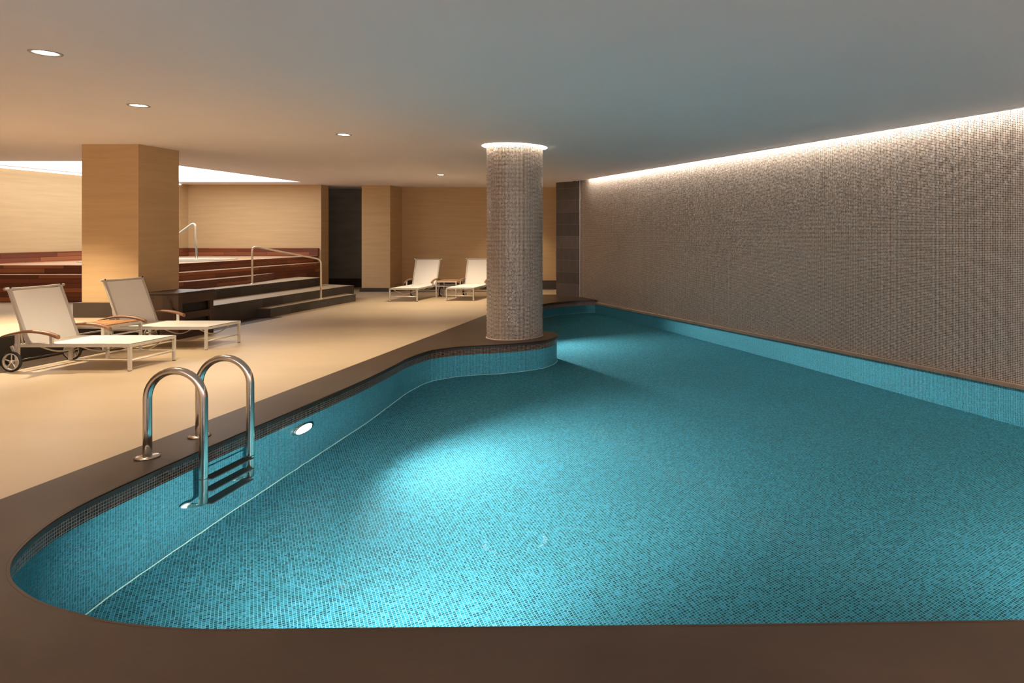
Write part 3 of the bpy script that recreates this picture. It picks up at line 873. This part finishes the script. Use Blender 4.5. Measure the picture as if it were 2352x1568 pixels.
def make_downlight():
    t = thing('downlight', 'x', 'light')
    mb = MB(); mb.lathe([(0.072, 0.004), (0.072, -0.004), (0.091, -0.006), (0.094, -0.002), (0.094, 0.0)], (0, 0, 0), seg=36)
    o = mb.build('trim_ring', 'greytrim'); o.parent = t; o['label'] = 'grey trim ring'
    mb = MB(); mb.lathe([(0.073, 0.004), (0.064, 0.022), (0.064, 0.03)], (0, 0, 0), seg=36)
    o = mb.build('reflector', 'greytrim'); o.parent = t
    mb = MB(); mb.lathe([(0.001, -0.0075), (0.034, -0.0065), (0.056, -0.003), (0.063, 0.004), (0.063, 0.02)], (0, 0, 0), seg=36)
    o = mb.build('lens', 'lamp'); o.parent = t; o['label'] = 'glowing round lens'
    return t
D0 = make_downlight()
labels = ['recessed ceiling downlight nearest the camera, at the upper left', 'recessed ceiling downlight over the near loungers',
          'recessed ceiling downlight over the middle of the deck', 'recessed ceiling downlight in front of the far loungers',
          'recessed ceiling downlight over the stone platform', 'recessed ceiling downlight behind the mosaic column', 'recessed ceiling downlight over the near end of the deck',
          'recessed ceiling downlight over the near pool border', 'recessed ceiling downlight over the near end of the mosaic wall', 'recessed ceiling downlight close to the mosaic wall']
WARM = (1.0, 0.82, 0.58)
SPOT = [100, 250, 225, 340, 640, 110, 80, 30, 600, 600]
for i, (p, lb) in enumerate(zip(LIGHTS, labels)):
    if i == 0:
        D0.location = (*p, CEIL); D0['label'] = lb; D0['group'] = 'recessed downlights'
    else:
        dup(D0, (*p, CEIL), 0, lb, 'recessed downlights')
    s = add_light('downlight_beam', 'SPOT', (*p, CEIL - 0.02), SPOT[i], WARM, spot_size=math.radians({4: 100, 5: 96, 8: 120, 9: 120}.get(i, 104)), spot_blend=0.6, shadow_soft_size=0.07)

# strip in the slot over the mosaic wall
c = (Vector((xw(15.4), 15.4)) + Vector((xw(-1.0), -1.0))) / 2 + WN * (SLOT - 0.024)
Ls = (Vector((xw(15.4), 15.4)) - Vector((xw(-1.0), -1.0))).length
s = add_light('slot_light', 'AREA', (c.x, c.y, CEIL + 0.055), 105, (1.0, 0.92, 0.83), shape='RECTANGLE', size=Ls, size_y=0.03)
zax = Vector((WN.x * 0.40, WN.y * 0.40, 0.92)).normalized()      # the lamp shines along -z: towards the wall and down
xax = Vector((WD.x, WD.y, 0)); yax = zax.cross(xax)
s.rotation_euler = Matrix((xax, yax, zax)).transposed().to_euler()

# added fill: unseen area lamp bounced off the pale wall behind the eye
s = add_light('bounce_fill', 'AREA', (1.0, FRONT + 0.5, CEIL - 0.05), 560, (1.0, 0.85, 0.76), shape='RECTANGLE', size=14.0, size_y=0.08)
aim(s, (1.0, FRONT, 1.6))

# underwater lamps
def make_pool_lamp():
    t = thing('underwater_light', 'x', 'light')
    mb = MB(); mb.lathe([(0.118, 0.02), (0.135, 0.022), (0.142, 0.010), (0.142, -0.01)], (0, 0, 0), axis='x', seg=32)
    o = mb.build('bezel', 'steel'); o.parent = t
    mb = MB(); mb.lathe([(0.001, 0.052), (0.05, 0.046), (0.09, 0.034), (0.12, 0.016)], (0, 0, 0), axis='x', seg=32)
    o = mb.build('lens', 'poollamp'); o.parent = t; o['label'] = 'glowing white lens'
    return t
U0 = make_pool_lamp()
COOL = (1.0, 0.97, 0.93)
for i, (p, rz, e, lb) in enumerate((((-3.455, 5.72, -0.41), 0.0, 850, 'glowing underwater lamp in the pool wall beyond the ladder'),
                                    ((-3.465, 11.25, -0.45), 0.0, 450, 'underwater lamp in the pool wall beyond the mosaic column'),
                                    ((2.6, 2.57, -0.45), PI / 2, 200, 'underwater lamp in the near pool wall, right of the middle'),
                                    ((-1.5, 2.515, -0.45), PI / 2, 600, 'underwater lamp in the near pool wall, left of the middle'))):
    if i == 0: U0.location = p; U0.rotation_euler = (0, 0, rz); U0['label'] = lb; U0['group'] = 'underwater lamps'
    else: dup(U0, p, rz, lb, 'underwater lamps')
    d = Vector((math.cos(rz), math.sin(rz), 0))
    s = add_light('underwater_beam', 'SPOT', Vector(p) + d * 0.16, e, COOL, spot_size=math.radians((124, 108, 120, 130)[i]), spot_blend=1.0, shadow_soft_size=0.09)
    aim(s, Vector(p) + d * 2 + Vector((-0.28 if i == 3 else 0, -0.8 if i == 1 else 0, -0.02 if i == 0 else -0.15)))

# ------------------------------------------------------------------ camera, world, scale
cam = bpy.data.cameras.new('camera'); co = bpy.data.objects.new('camera', cam); COL.objects.link(co)
co.location = (0, 0, EYE); co.rotation_euler = (PI / 2, 0, 0)
cam.sensor_fit = 'HORIZONTAL'; cam.sensor_width = 36.0
cam.lens = F / 2352.0 * 36.0
cam.shift_x = (1176.0 - PX) / 2352.0
cam.shift_y = (PY - 784.0) / 2352.0
cam.clip_end = 200
SC.camera = co

w = bpy.data.worlds.new('world'); SC.world = w; w.use_nodes = True
w.node_tree.nodes['Background'].inputs[0].default_value = (0.02, 0.02, 0.02, 1)

# bring everything to real size
seen = set()
for o in list(SC.objects):
    o.location = Vector(o.location) * S
    if o.parent is not None:
        mp = o.matrix_parent_inverse.copy(); mp.translation = mp.translation * S; o.matrix_parent_inverse = mp
    if o.type == 'MESH' and o.data.name not in seen:
        seen.add(o.data.name); o.data.transform(Matrix.Scale(S, 4))
    elif o.type == 'LIGHT':
        d = o.data; d.energy *= S * S
        if d.type == 'AREA': d.size *= S; d.size_y *= S
        else: d.shadow_soft_size *= S

vs = SC.view_settings
SC.display_settings.display_device = 'sRGB'
vs.view_transform = 'Standard'; vs.look = 'None'; vs.gamma = 1.0; vs.use_curve_mapping = False
vs.exposure = 0.44
